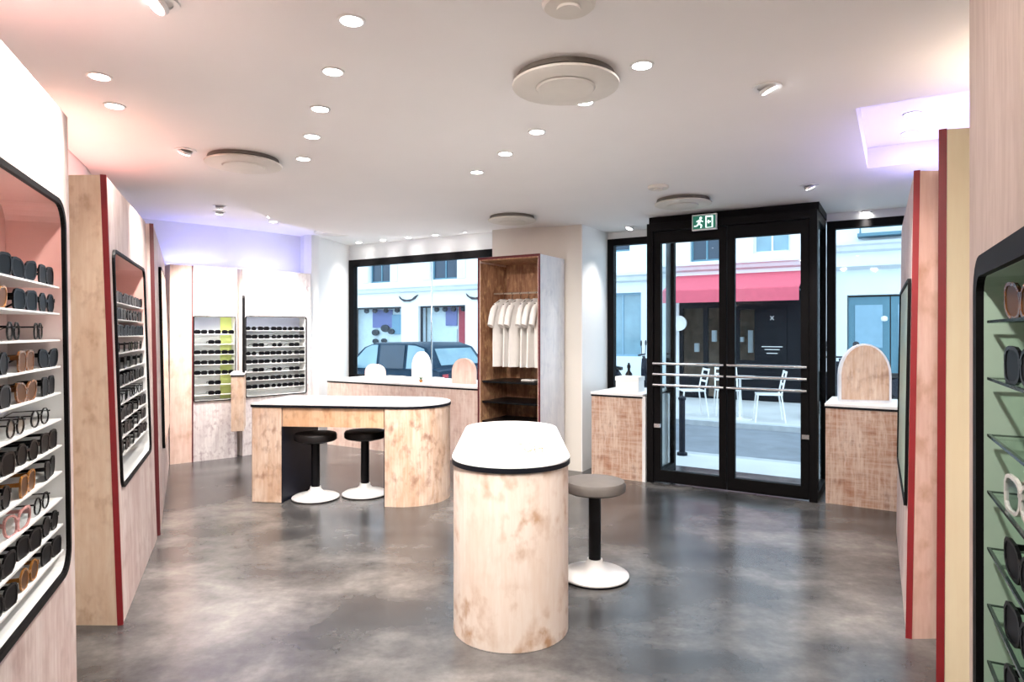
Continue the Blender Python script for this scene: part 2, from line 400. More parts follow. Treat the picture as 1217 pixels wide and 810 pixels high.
# island table in the foreground
T1 = thing('island_table', 'oval island table of whitewashed wood with white top, nearest the camera', 'table', (-.005, 2.68, 0), PI/2)
o = stadium(0, 1.40, -.272, .272, 24)
MB().prism(inset(o, .008), 0, .757).build('table_body', 'wood_table', T1, smooth=True, bevel=.012)
MB().prism(o, .757, .779).build('edge_band', 'black_edge', T1, smooth=True)
MB().prism(inset(o, .002), .779, .787).build('tabletop', 'laminate', T1, smooth=True)
# desk with knee space
T2 = thing('sales_desk', 'long whitewashed wood desk with rounded end and two stools under it', 'desk', (-2.10, 5.085, 0), math.radians(-6.8))
L2, D2 = 1.56, .70
o = stadium(0, L2, 0, D2, 16, .05)
box(.284, 1.111, .018, D2-.018, .607, .7565).build('apron', 'wood_apron', T2)
pl = [p for p in inset(o, .006)]
left = [(0.006, .05), (.03, .006), (.275, .006), (.275, D2-.006), (.03, D2-.006), (.006, D2-.05)]
MB().prism(left, 0, .757).build('pedestal', 'wood_desk', T2, bevel=.008)
box(.2752, .283, .012, D2-.012, 0, .606).build('inner_panel', 'navy', T2)
right = [(1.12, .006)] + [p for p in stadium(.4, L2-.006, .006, D2-.006, 20)[:21]] + [(1.12, D2-.006)]
MB().prism(right, 0, .757).build('pedestal', 'wood_desk', T2, smooth=True)
box(1.112, 1.1198, .012, D2-.012, 0, .606).build('inner_panel', 'navy', T2)
MB().prism(o, .757, .777).build('edge_band', 'black_edge', T2, smooth=True)
MB().prism(inset(o, .002), .777, .787).build('tabletop', 'laminate', T2, smooth=True)
def counter(name, label, x0, x1, s0, s1, mat, trim=None):
    c = thing(name, label, 'counter', F(x0, s0), FA)
    w, d = x1-x0, s1-s0
    box(0, w, .004, .03, 0, .752).build('front_panel', mat, c)
    box(0, .02, .03, d, 0, .752).build('side_panel', mat if trim is None else 'white', c)
    box(w-.02, w, .03, d, 0, .752).build('side_panel', mat if trim is None else 'white', c)
    box(.02, w-.02, d-.02, d, 0, .752).build('back_panel', 'white', c)
    box(-.004, w+.004, 0, d, .752, .768).build('edge_band', 'black_edge', c)
    box(-.006, w+.006, -.004, d, .768, .79).build('countertop', 'laminate', c, bevel=.003)
    if trim: box(w, w+.03, .0, .04, 0, .768).build('corner_trim', 'white', c)
    return c
counter('window_counter', 'long rose wood counter with white top under the car window', -5.92, -3.68, 5.46, 6.27, 'wood_window')
box(2.247, 2.42, .004, .185, 0, .785).build('return_panel', 'wood_window', bpy.data.objects['window_counter'])
counter('entrance_counter', 'narrow rubbed brown wood counter left of the glass door', -2.49, -1.99, 5.56, 6.27, 'wood_counter', True)
counter('entrance_counter', 'rubbed brown wood counter right of the door carrying a tall arch', -.50, .04, 5.62, 6.27, 'wood_counter')

# ------------------------------------------------------------------ stools
def stool_meshes(seatmat):
    seat = MB().lathe([(.0, .472), (.155, .472), (.168, .482), (.170, .515), (.162, .532), (.12, .538), (0, .539)], 36).mesh('seat', seatmat, True)
    pole = MB().lathe([(.034, .095), (.034, .46)], 24).mesh('pole', 'black', True)
    plate = MB().lathe([(.09, .456), (.10, .472)], 24).mesh('seat_plate', 'black', True)
    base = MB().lathe([(.178, .0), (.188, .008), (.188, .018), (.172, .028), (.115, .040), (.07, .056), (.046, .078), (.042, .100)], 40).mesh('base', 'white_metal', True)
    ring = MB().lathe([(.18, -.0), (.190, .002), (.190, .010), (.188, .011)], 40).mesh('base_ring', 'black', True)
    return seat, plate, pole, base, ring
dark = stool_meshes('leather'); light = stool_meshes('taupe')
for lab, x, y, ms in (('round stool with taupe seat beside the oval island table', .458, 3.54, light),
                      ('round black-seated stool under the desk beside its dark inner panel', -1.60, 5.21, dark),
                      ('round black-seated stool under the desk next to its rounded end', -1.225, 5.33, dark)):
    st = thing('stool', lab, 'stool', (x, y, 0), random.random()*6, 'pedestal stools')
    for nm, me in zip(('seat', 'seat_plate', 'pole', 'base', 'base_ring'), ms): part(nm, me, st)

# ------------------------------------------------------------------ eyewear
GCACHE = {}
def lens_outline(shape, s):
    pts = []
    n = 14
    for i in range(n):
        a = 2*PI*i/n; c, q = math.cos(a), math.sin(a)
        if shape == 'round': x, z = .0235*c, .0225*q
        elif shape == 'cat': x, z = .029*math.copysign(abs(c)**.7, c), .0215*math.copysign(abs(q)**.8, q)+.006*c*s
        elif shape == 'wire': x, z = .0245*c, .0205*q-.002*abs(c)
        else: x, z = .0285*math.copysign(abs(c)**.62, c), (.0225*math.copysign(abs(q)**.7, q))*(1+.10*c*s)
        pts.append((x+s*.034, z))
    return pts
def glasses_meshes(shape, col):
    key = (shape, col)
    if key in GCACHE: return GCACHE[key]
    fm = {'black': 'black', 'tortoiseshell': 'tort', 'amber': 'amber', 'rose': 'pinkac', 'pale clear': 'clear_ac', 'black wire': 'black', 'gold wire': 'gold'}[col]
    lm = {'black': 'sun_lens', 'tortoiseshell': 'brown_lens', 'amber': 'brown_lens', 'rose': 'pale_lens', 'pale clear': 'pale_lens', 'black wire': 'pale_lens', 'gold wire': 'pale_lens'}[col]
    th = .0045 if shape != 'wire' else .0016
    zc = .024
    fr = MB(); lenses = []
    for s in (-1, 1):
        o = lens_outline(shape, s)
        cx = s*.034
        outer = [(cx+(x-cx)*(1+th/.024), zc+z*(1+th/.019)) for x, z in o]; inner = [(x, zc+z) for x, z in o]
        fr.plate(outer, 0, max(.004, th), [inner])
        lenses.append(MB().plate([(cx+(x-cx)*1.01, zc+z*1.01) for x, z in o], .0012, .0028).mesh('lens', lm))
    bz = zc+.007
    fr.box(-.0085, .0085, .0, max(.004, th), bz-th*.8, bz+th*.8)
    frame = fr.mesh('frame', fm)
    temples = []
    for s in (-1, 1):
        x = s*.066; tb = MB(); w = max(.0018, th*.45); hz = zc+.010; hh = th*.9
        def ring(y, z, h): return [(x-w, y, z-h), (x+w, y, z-h), (x+w, y, z+h), (x-w, y, z+h)]
        tb.loft([ring(.0, hz, hh*1.3), ring(.03, hz, hh), ring(.085, hz-.002, hh*.8), ring(.118, hz-.022, hh*.7)])
        temples.append(tb.mesh('temple', fm))
    # one joined mesh for pairs too small to show their parts
    j = MB()
    for me, i in ((frame, 0), (temples[0], 0), (temples[1], 0), (lenses[0], 1), (lenses[1], 1)):
        j.add([v.co for v in me.vertices], [tuple(p.vertices) for p in me.polygons], i)
    GCACHE[key] = (frame, lenses, temples, j.mesh('eyeglasses', [fm, lm]))
    return GCACHE[key]
def eyewear(shape, col, label, group, mat4, detailed=True, scale=1.0, flat=1.0):
    fr, ls, ts, joined = glasses_meshes(shape, col)
    if detailed:
        g = thing('eyeglasses', label, 'glasses', group=group)
        part('frame', fr, g)
        for l in ls: part('lens', l, g)
        for t in ts: part('temple', t, g)
    else:
        g = bpy.data.objects.new('eyeglasses', joined); COL.objects.link(g); tag(g, label, 'glasses', group)
    g.matrix_world = mat4 @ Matrix.Diagonal((scale, scale, scale*flat, 1))
    return g

# ------------------------------------------------------------------ wall display units
def unit_frame(a, b):
    """local x runs a->b, local y points into the wall"""
    d = Vector(b)-Vector(a); return math.atan2(d.y, d.x), d.length
class Unit:
    def __init__(s, name, label, a, b, depth, height, lean=0, mats=('wood_panel', 'wood_panel'), hole=None, r=.05, cap0=(0, 1), cap1=(0, 1), z0=.0, red='red_edge', red_at=(0,)):
        s.rz, s.L = unit_frame(a, b); s.depth = depth; s.lean = lean; s.h = height
        s.t = thing(name, label, 'display unit', (a[0], a[1], 0), s.rz)
        L = s.L; sh = s.shear
        holes = [rrect(*hole, r)] if hole else None
        fm, cm = mats
        MB().plate(rect(0, L, z0, height), 0, .022, holes).xf(sh).build('front_panel', fm, s.t)
        def cap(x, dr, w):
            k = depth/dr[1]; dx = dr[0]*k
            return [(x, .0222), (x+w, .0222), (x+w+dx, depth), (x+dx, depth)]
        MB().prism(cap(0, cap0, .02), z0, height).xf(sh).build('end_panel', cm, s.t)
        MB().prism(cap(L-.02, cap1, .02), z0, height).xf(sh).build('end_panel', cm, s.t)
        k0 = cap0[0]/cap0[1]*depth; k1 = cap1[0]/cap1[1]*depth
        MB().prism([(.021, .0225), (L-.021, .0225), (L-.021+k1, depth), (.021+k0, depth)], height-.02, height-.001).xf(sh).build('top_panel', cm, s.t)
        for x in red_at:
            x0, x1 = (-.004, .009) if x == 0 else (L-.009, L+.004)
            box(x0, x1, -.003, .021, z0, height+.002).xf(sh).build('edge_strip', red, s.t)
    def shear(s, p): return (p.x, p.y+s.lean*p.z, p.z)
    def mat(s, x, y, z, rz=0):
        return Matrix.Translation(s.t.location) @ Matrix.Rotation(s.rz, 4, 'Z') @ Matrix.Translation((x, y+s.lean*z, z)) @ Matrix.Rotation(rz, 4, 'Z')
    def niche(s, x0, x1, z0, z1, r, nd, board_mat, lining, shelves, shelf_mat, bar=.014, shelf_x=None, glass=False, split=None):
        sh = s.shear
        o = rrect(x0, x1, z0, z1, r); i = rrect(x0+.004, x1-.004, z0+.004, z1-.004, r)
        MB().plate(rrect(x0-bar, x1+bar, z0-bar, z1+bar, r+bar), -.012, .0, [rrect(x0+.003, x1-.003, z0+.003, z1-.003, r)]).xf(sh).build('niche_frame', 'black_metal', s.t)
        MB().plate(o, .0, nd, [i]).xf(sh).build('niche_lining', lining, s.t)
        MB().plate(o, nd+.0005, nd+.012).xf(sh).build('display_board', board_mat, s.t)
        if split: MB().plate(rect(split[0], split[1], z0+.004, z1-.004), nd-.006, nd).xf(sh).build('colour_strip', split[2], s.t)
        a, b = shelf_x or (x0+.008, x1-.008)
        me = None
        for z in shelves:
            q = box(a, b, .004, nd-.001, -.005, .0) if not glass else box(a, b, .008, nd-.001, -.006, .0)
            if me is None: me = q.mesh('shelf', shelf_mat)
            so = part('shelf', me, s.t); so.location = (0, s.lean*z, z)
            if glass:
                e = part('shelf_edge', EDGE(b-a), so); e.location = (a, .002, -.006)
EDGES = {}
def EDGE(L):
    k = round(L, 3)
    if k not in EDGES: EDGES[k] = MB().box(0, L, 0, .005, .001, .006).box(-.003, .0, 0, .14, .002, .005).mesh('shelf_edge', 'glass_edge')
    return EDGES[k]

# near left unit (far end by the camera's left edge)
A, B = (-.82, .574), (-1.46, 2.15)
U1 = Unit('wall_display', 'rose whitewashed wall display with black framed eyewear niche, nearest on the left', A, B, .36, 2.07, .014, ('wood_panel', 'wood_panel'), (.35, 1.60, .60, 1.755), .07)
rows1 = [1.495-.0835*i for i in range(11)]
U1.niche(.35, 1.60, .60, 1.755, .07, .145, 'pink_board', 'pink_board', rows1, 'shelf_white', .014, (.36, 1.585))
pal = {0: ['black', 'black', 'black', 'black'], 1: ['black', 'black', 'amber', 'black'], 2: ['black wire']*4, 3: ['black', 'tortoiseshell', 'black', 'black'],
       4: ['black', 'tortoiseshell', 'black', 'black'], 5: ['black wire']*4, 6: ['black', 'black', 'black', 'black'], 7: ['black', 'amber', 'black', 'black'],
       8: ['black wire', 'rose', 'rose', 'pale clear'], 9: ['black']*4, 10: ['black', 'amber', 'black', 'black']}
for i, z in enumerate(rows1):
    cols = pal[i]; thin = cols[0] == 'black wire'
    for k, c in enumerate(cols):
        x = (1.49 if not thin else 1.40)-.205*k + random.uniform(-.006, .006)
        shp = 'wire' if 'wire' in c else ['square', 'cat', 'square', 'round'][(i*3+k) % 4]
        eyewear(shp, c, '%s %s on %s shelf of nearest left display, %s from its far end' % (c, 'spectacles' if thin or c in ('rose', 'pale clear') else 'sunglasses', ORD[i], ORD[k]), 'eyewear in the nearest left display',
                U1.mat(x, .012, z+.0003, random.uniform(-.12, .12)), True, 1.10)
# second left unit
A, B = (-1.80, 2.957), (-2.325, 4.19)
U2 = Unit('wall_display', 'whitewashed wall display with red front edge and pink board, second on the left', A, B, .36, 2.07, .033, ('wood_panel', 'wood_cap'), (.09, 1.14, .62, 1.735), .05, cap0=(.38, .92))
rows2 = [1.50-.0835*i for i in range(10)]
U2.niche(.09, 1.14, .62, 1.735, .05, .145, 'pink_board', 'pink_board', rows2, 'shelf_white', .012, (.10, 1.13))
for i, z in enumerate(rows2):
    thin = i in (3, 6)
    for k in range(5):
        c = 'black wire' if thin else ('tortoiseshell' if random.random() < .08 else 'black')
        eyewear('wire' if thin else random.choice(['square', 'cat', 'round']), c, '%s %s on %s shelf of red-edged left display, %s from its far end' % (c, 'spectacles' if thin else 'sunglasses', ORD[i], ORD[k]), 'eyewear in the red-edged left display',
                U2.mat(1.03-.198*k+random.uniform(-.008, .008), .012, z+.0003, random.uniform(-.12, .12)), False, 1.12)
# third left unit with a mirror
A, B = (-2.345, 4.26), (-3.47, 6.47)
U3 = Unit('wall_display', 'tall whitewashed wall unit with black framed mirror, farthest on the left wall', A, B, .36, 2.07, .02, ('wood_panel', 'wood_panel'), None, red='darkred_edge')
MB().plate(rrect(.75, 2.2, .45, 1.86, .05), -.02, -.001).xf(U3.shear).build('mirror_backing', 'black_metal', U3.t)
MB().plate(rrect(.77, 2.18, .47, 1.84, .04), -.022, -.0202).xf(U3.shear).build('mirror', 'mirror', U3.t)
# back units
A, B = (-3.50, 6.54), (-2.985, 6.945)
U4 = Unit('wall_display', 'pale wood wall display with lime strip on its board, in the back corner', A, B, .27, 2.05, 0, ('wood_white', 'wood_pink'), (.225, .635, .63, 1.52), .012, red='darkred_edge', red_at=())
box(.0, .205, -.004, -.0005, 0, 2.05).build('facing_panel', 'wood_pink', U4.t)
box(.205, .218, -.008, -.0005, 0, 2.05).build('edge_strip', 'darkred_edge', U4.t)
rows4 = [1.335-.1075*i for i in range(7)]
U4.niche(.225, .635, .63, 1.52, .012, .135, 'blue_board', 'lining', rows4, 'shelf_white', .006, split=(.515, .63, 'lime_board'))
pat4 = [(0, 1, 2), (1,), (0, 1, 2), (0, 1, 2), (0, 1, 2), (1,), (1,)]
for i, z in enumerate(rows4):
    for k in pat4[i]:
        eyewear('square', 'black', 'black sunglasses on %s shelf of lime-striped back display, %s from left' % (ORD[i], ORD[pat4[i].index(k)] if len(pat4[i]) > 1 else 'only pair'), 'eyewear in the lime-striped back display',
                U4.mat((.295, .43, .565)[k], .012, z+.0003, random.uniform(-.06, .06)), False, .93, .9)
A, B = (-2.95, 7.0), (-2.40, 7.63)
U5 = Unit('wall_display', 'white wall display filled with black eyewear, beside the car window wall', A, B, .27, 2.05, 0, ('wood_white', 'white'), (.035, .77, .64, 1.53), .02, red_at=())
rows5 = [1.375-.0925*i for i in range(8)]
U5.niche(.035, .77, .64, 1.53, .02, .135, 'blue_board', 'lining', rows5, 'shelf_white', .006)
for i, z in enumerate(rows5):
    xs = (.19, .41, .63) if i in (2, 5) else (.11, .255, .40, .545, .69)
    for k, x in enumerate(xs):
        eyewear('square' if (i+k) % 3 else 'round', 'black', 'black sunglasses on %s shelf of white back display, %s from left' % (ORD[i], ORD[k]), 'eyewear in the white back display',
                U5.mat(x+random.uniform(-.006, .006), .012, z+.0003, random.uniform(-.06, .06)), False, .98, .84)
# wall-hung console with a mirror between the two back displays
CN = thing('wall_console', 'small wall-hung wooden console with white top between the back displays', 'console', (-2.865, 6.52, 0), math.radians(20))
box(0, .12, 0, .42, .34, .90).build('console_body', 'wood_desk', CN, bevel=.004)
box(-.004, .124, -.004, .42, .90, .916).build('edge_band', 'black_edge', CN)
box(-.006, .126, -.006, .42, .916, .935).build('console_top', 'laminate', CN)
MR = thing('table_mirror', 'tall black framed mirror standing edge-on upon the small console', 'mirror', (-2.775, 6.58, .935), math.radians(21.5))
MB().side(rrect(0, .30, 0, .80, .03), 0, .022).build('mirror_frame', 'black_metal', MR)
MB().side(rrect(.012, .288, .012, .788, .025), -.0015, -.0002).build('mirror_glass', 'mirror', MR)

# right-hand units (far end first so that y points into the wall)
A, B = (2.62, 4.36), (1.745, 2.83)
U6 = Unit('wall_display', 'pink whitewashed wall display with red edge, farthest on the right', A, B, .34, 2.06, .015, ('wood_panel', 'wood_pink'), None, cap1=(-.49, .86), red_at=(1,))
MB().plate(rrect(.35, 1.66, .55, 1.60, .05), -.014, -.0005, [rrect(.365, 1.645, .565, 1.585, .045)]).xf(U6.shear).build('niche_frame', 'black_metal', U6.t)
MB().plate(rrect(.365, 1.645, .565, 1.585, .045), -.006, -.0005).xf(U6.shear).build('display_board', 'green_board', U6.t)
A, B = (1.865, 2.79), (1.495, 2.25)
U7 = Unit('wall_display', 'cream wall display end with red front edge, second on the right', A, B, .30, 2.06, .004, ('wood_panel', 'wood_cream'), None, cap1=(-.30, .86), red_at=(1,))
A, B = (.955, 1.335), (.45, .41)
U8 = Unit('wall_display', 'wall display in shade-browned wood with green eyewear niche, nearest on the right', A, B, .34, 2.10, 0, ('wood_shaded', 'wood_cream'), (.175, .93, .42, 1.455), .035, red_at=())
rows8 = [1.372-.1025*i for i in range(9)]
U8.niche(.175, .93, .42, 1.455, .035, .145, 'green_board', 'green_board', rows8, 'shelf_glass', .034, (.20, .92), True)
cols8 = ['tortoiseshell', 'black', None, 'pale clear', 'black', 'black', 'black', 'black', None]
for i, z in enumerate(rows8):
    if cols8[i]:
        eyewear('square' if i % 2 else 'cat', cols8[i], '%s glasses on %s shelf of the green right-hand niche' % (cols8[i], ORD[i]), 'eyewear in the green niche', U8.mat(.40, .014, z+.0012, .1), True, 1.12)

# ------------------------------------------------------------------ wardrobe with shirts
WX, WS, WW, WD, WH = -3.49, 5.13, .68, .50, 2.07
WR = thing('open_wardrobe', 'tall open wardrobe with brown wood inside and a red edge', 'wardrobe', F(WX, WS), FA)
box(0, .02, .003, WD, 0, WH).build('side_panel', 'wood_window', WR)
box(WW-.02, WW, .003, WD, 0, WH).build('side_panel', 'wood_blue', WR)
box(.0201, .026, .004, WD-.02, .1, WH-.05).build('inner_lining', 'wood_dark', WR)
box(WW-.026, WW-.0201, .004, WD-.02, .1, WH-.05).build('inner_lining', 'wood_dark', WR)
box(.0205, WW-.0205, WD-.02, WD, 0, WH).build('back_panel', 'wood_dark', WR)
box(.0205, WW-.0205, .004, WD-.021, WH-.03, WH-.001).build('top_panel', 'wood_dark', WR)
box(.0205, WW-.0205, .004, WD-.021, 0, .09).build('plinth', 'wood_dark', WR)
MB().plate(rect(-.004, WW+.004, 0, WH+.003), -.004, .0025, [rect(.014, WW-.014, .03, WH-.018)]).build('edge_strip', 'darkred_edge', WR)
for z in (.885, .69, .50): box(.027, WW-.027, .03, WD-.022, z-.018, z).build('shelf', 'black', WR)
MB().tube([(.027, .245, 1.735), (WW-.027, .245, 1.735)], .009, 10).build('hanging_rod', 'rod', WR, smooth=True)
def shirt_mesh(seed):
    rnd = random.Random(seed); m = MB(); n = 22
    def sec(z, w, th, ph, rip):
        return [((th*math.sin(2*PI*i/n))*(1+rip*math.sin(5*2*PI*i/n+ph)), w*math.copysign(abs(math.cos(2*PI*i/n))**.8, math.cos(2*PI*i/n))*(1+rip*.12*math.sin(3*2*PI*i/n+ph)), z) for i in range(n)]
    ph = rnd.random()*6
    lv = [(-.655, .185, .030, .5), (-.45, .183, .028, .4), (-.28, .183, .026, .3), (-.17, .188, .024, .2), (-.085, .192, .020, .1), (-.045, .165, .016, 0), (-.015, .10, .012, 0), (.0, .070, .012, 0)]
    m.loft([sec(z, w, th, ph+z*4, rp) for z, w, th, rp in lv])
    for s in (-1, 1):
        rings = []
        for (y, z, w, th) in ((.135, -.060, .060, .018), (.185, -.115, .066, .024), (.215, -.19, .066, .027), (.232, -.265, .064, .028)):
            ring = []
            for i in range(12):
                a = 2*PI*i/12; ring.append((th*math.sin(a), s*(y+w*.55*math.cos(a)), z+w*.28*math.cos(a)))
            rings.append(ring)
        m.loft(rings)
    return m.mesh('shirt', 'cotton', True)
hang_me = MB().tube([(0, 0, 0), (0, .012, .022), (0, .0, .043), (0, -.014, .030)], .004, 6).tube([(0, 0, 0), (0, 0, -.03)], .003, 6).mesh('hook', 'hanger')
bar_me = MB().tube([(0, -.185, -.085), (0, -.10, -.050), (0, -.02, -.030), (0, .02, -.030), (0, .10, -.050), (0, .185, -.085)], [.006, .009, .011, .011, .009, .006], 8).mesh('hanger_bar', 'hanger', True)
sl = ['leftmost white T-shirt hanging in the wardrobe', 'second white T-shirt from the left in the wardrobe', 'third white T-shirt from the left in the wardrobe', 'fourth white T-shirt from the left in the wardrobe', 'fifth white T-shirt, last before the rightmost, in the wardrobe', 'rightmost white T-shirt, partly hidden by the wardrobe side']
for k in range(6):
    x = .145+.093*k
    p = F(WX+x, WS+.245, 1.735-.0345)
    hg = thing('clothes_hanger', 'dark clothes hanger holding the %s T-shirt from the left' % ORD[k], 'hanger', p, FA+random.uniform(-.1, .1), 'clothes hangers')
    part('hook', hang_me, hg); part('hanger_bar', bar_me, hg)
    so = bpy.data.objects.new('t_shirt', shirt_mesh(k)); COL.objects.link(so); tag(so, sl[k], 'shirt', 'white T-shirts in the wardrobe')
    so.location = (p[0], p[1], p[2]-.024); so.rotation_euler = (0, 0, hg.rotation_euler[2])
bk = tag(MB().box(-.07, .07, -.05, .05, 0, .014).build('folded_cloth', 'cotton', None, bevel=.005), 'small folded white cloth on the upper wardrobe shelf', 'cloth')
bk.location = F(WX+.45, WS+.22, .886); bk.rotation_euler = (0, 0, FA)

# ------------------------------------------------------------------ things on the counters
def arch(w, h, n=14, oval=False):
    if oval:
        return [(w/2*math.cos(2*PI*i/28), h/2+h/2*math.sin(2*PI*i/28)) for i in range(28)]
    r = w/2; k = min(h*.55, r*1.5)
    return [(-w/2, 0), (w/2, 0)] + [(r*math.cos(PI*i/n), h-k+k*math.sin(PI*i/n)) for i in range(n+1)]
def arch_stand(label, t, s, w, h, face, rim, rz=0, oval=False):
    a = thing('arch_display', label, 'display stand', F(t, s, .79), FA+rz, 'arched stands on the counters')
    o = arch(w, h, oval=oval); i = [((x*(1-.028/w)), (z*(1-.02/h))+.001) for x, z in o]
    MB().plate(o, .0, .05).build('panel', rim, a)
    MB().plate([(x*.90, .02+z*.93) for x, z in o], -.004, -.0002).build('face_panel', face, a)
    return a
arch_stand('tall wooden arch with pale rim on the counter right of the door', -.235, 5.86, .385, .47, 'wood_desk', 'wood_blue', math.radians(18))
arch_stand('low wooden arch at the left end of the window counter', -5.53, 5.85, .30, .17, 'wood_pink', 'wood_pink')
arch_stand('white arched mirror stand in the middle of the window counter', -4.76, 5.80, .255, .34, 'shelf_white', 'laminate')
arch_stand('pink arch at the wardrobe end of the window counter', -4.08, 5.70, .30, .28, 'wood_pink', 'wood_pink')
def prop(name, label, cat, mb, mat, t, s, z, rz=0, **k):
    o = mb.build(name, mat, None, **k); tag(o, label, cat); o.location = F(t, s, z); o.rotation_euler = (0, 0, FA+rz); return o
bx = thing('gift_box', 'white lidded box on the counter left of the door', 'box', F(-2.22, 5.86, .79), FA)
box(-.115, .115, -.08, .08, 0, .10).build('box_body', 'laminate', bx, bevel=.004); box(-.12, .12, -.085, .085, .10, .14).build('lid', 'laminate', bx, bevel=.004)
bt = thing('pump_bottle', 'small black bottle beside the white box by the door', 'bottle', F(-2.30, 6.04, .79), FA)
MB().lathe([(.03, 0), (.034, .01), (.034, .15), (.014, .18), (.014, .21)], 20).build('bottle_body', 'black', bt, smooth=True)
MB().lathe([(.018, .21), (.018, .235), (.010, .245), (.010, .26)], 16).build('cap', 'black', bt, smooth=True)
prop('display_tray', 'low white tray between the arches on the window counter', 'tray', MB().prism(rect(-.14, .14, -.06, .06), 0, .012).plate(rect(-.14, .14, .012, .04), -.06, -.054).plate(rect(-.14, .14, .012, .04), .054, .06), 'laminate', -5.16, 5.80, .79)
prop('display_block', 'low white block right of the white arched mirror stand', 'block', box(-.07, .07, -.05, .05, 0, .05), 'laminate', -4.50, 5.78, .79, bevel=.004)
pl_ = thing('small_plant', 'tiny green and yellow plant beside the white arched mirror stand', 'plant', F(-4.60, 5.62, .79), FA)
MB().lathe([(.016, 0), (.022, .03), (.022, .032)], 14).build('pot', 'amber', pl_, smooth=True)
for k in range(7):
    a = k*.9
    MB().loft([[(math.cos(a)*r-math.sin(a)*w, math.sin(a)*r+math.cos(a)*w, z), (math.cos(a)*r+math.sin(a)*w, math.sin(a)*r-math.cos(a)*w, z), (math.cos(a)*r, math.sin(a)*r, z+.002)] for r, w, z in ((.002, .003, .03), (.018, .008, .052), (.034, .001, .058))]).build('leaf', 'leaf', pl_)
eyewear('wire', 'gold wire', 'thin gold wire spectacles lying open on the oval island table', None, Matrix.Translation((.10, 2.98, .7878)) @ Matrix.Rotation(2.3, 4, 'Z'), True, 1.05)
eyewear('round', 'pale clear', 'pale rimmed round spectacles lying farther on the oval island table', None, Matrix.Translation((.02, 3.10, .7878)) @ Matrix.Rotation(2.8, 4, 'Z'), True, 1.05)

# ------------------------------------------------------------------ ceiling fittings
ring_me = MB().prism([(.047*math.cos(2*PI*i/28), .047*math.sin(2*PI*i/28)) for i in range(28)], -.005, 0, [[(.037*math.cos(2*PI*i/28), .037*math.sin(2*PI*i/28)) for i in range(28)]]).mesh('trim_ring', 'white_metal')
lens_me = MB().lathe([(.037, -.003), (.037, -.0005)], 28).mesh('lamp_lens', 'lens_glow')
gim_me = MB().lathe([(.034, -.016), (.037, -.014), (.037, .0)], 24).mesh('gimbal_body', 'white_metal', True)
gle_me = MB().lathe([(.030, -.0185), (.030, -.0162)], 24).mesh('lamp_lens', 'lens_glow')
big_me = MB().prism([(.06*math.cos(2*PI*i/28), .06*math.sin(2*PI*i/28)) for i in range(28)], -.006, 0, [[(.040*math.cos(2*PI*i/28), .040*math.sin(2*PI*i/28)) for i in range(28)]]).mesh('trim_ring', 'white_metal')
def lamp_light(parent, energy, aim, size=1.9, blend=1.0, col=(1, .94, .88), z=-.045, rad=.04):
    ld = bpy.data.lights.new('bulb', 'SPOT'); ld.energy = energy; ld.spot_size = size; ld.spot_blend = blend; ld.color = col; ld.shadow_soft_size = rad
    lo = bpy.data.objects.new('bulb', ld); COL.objects.link(lo); lo.parent = parent; lo.location = (0, 0, z)
    lo.rotation_euler = Vector(aim).to_track_quat('-Z', 'Y').to_euler(); return lo
def downlight(x, y, z, label, energy=SPOT_W, aim=(0, 0, -1), **k):
    d = thing('downlight', label, 'ceiling light', (x, y, z), 0, 'recessed downlights')
    part('trim_ring', ring_me, d); part('lamp_lens', lens_me, d)
    lamp_light(d, energy, aim, z=-.012, **k); return d
def gimbal(x, y, z, label, aim, energy=SPOT_W, size=1.3, **k):
    d = thing('gimbal_spotlight', label, 'ceiling light', (x, y, z), 0, 'tilting ceiling spotlights')
    part('trim_ring', big_me, d)
    q = Vector(aim).to_track_quat('-Z', 'Y'); e = (q.to_euler())
    g = part('gimbal_body', gim_me, d); g.location = (0, 0, -.004); g.rotation_euler = e
    l = part('lamp_lens', gle_me, g)
    lamp_light(d, energy, aim, size, z=-.07, **k); return d
for k, (x, y) in enumerate([(-.54, 2.15), (-.72, 2.57), (-.90, 3.0), (-1.07, 3.42), (-1.26, 3.86)]):
    downlight(x, y, H1-.0002, 'round downlight, %s from the camera in the left ceiling row' % ORD[k], SPOT_W*(1, 1, 1, 1.3, 2.0)[k], (0, (0, 0, 0, .3, .75)[k], -1))
for k, (x, y) in enumerate([(.51, 2.51), (.33, 2.91), (.13, 3.34), (-.04, 3.75), (-.23, 4.18)]):
    downlight(x, y, H1-.0002, 'round downlight, %s from the camera in the right ceiling row' % ORD[k], SPOT_W*(1, 1, 1, 1.2, 2.2)[k], (0, (0, 0, 0, .3, .85)[k], -1))
for k, (x, y) in enumerate([(-1.69, 2.62), (-1.84, 2.96)]):
    downlight(x, y, H1-.0002, 'round downlight over the red-edged left display, the %s one' % ('nearer', 'farther')[k], SPOT_W*(.6, 1.2)[k], ((.2, -.1, -1), (-.15, .55, -1))[k])
for k, (x, y) in enumerate([(-2.36, 6.25), (-2.46, 6.52), (-2.54, 6.80)]):
    downlight(x, y, H2-.0002, 'small downlight before the white back display, %s nearest' % ORD[k], SPOT_W*(1.9, 1.7, 1.2)[k], Vector((-2.66, 7.32, 1.05))-Vector((x, y, H2)), size=1.5)
for k, (x, y) in enumerate([(-1.40, 7.20), (-1.28, 6.95)]):
    downlight(x, y, H2-.0002, 'round downlight above the window counter, the %s one' % ('farther', 'nearer')[k], SPOT_W*1.5)
for k, (x, y) in enumerate([(2.16, 3.45), (2.35, 3.78)]):
    downlight(x, y, H2-.0002, 'round downlight in the violet-lit ceiling slot, the %s one' % ('nearer', 'farther')[k], SPOT_W*.4)
for k in range(5):
    t = -6.05+.42*k; p = F(t, 6.12)
    downlight(p[0], p[1], H2-.0002, 'tiny downlight along the head of the car window, %s from the left' % ORD[k], SPOT_W*.35)
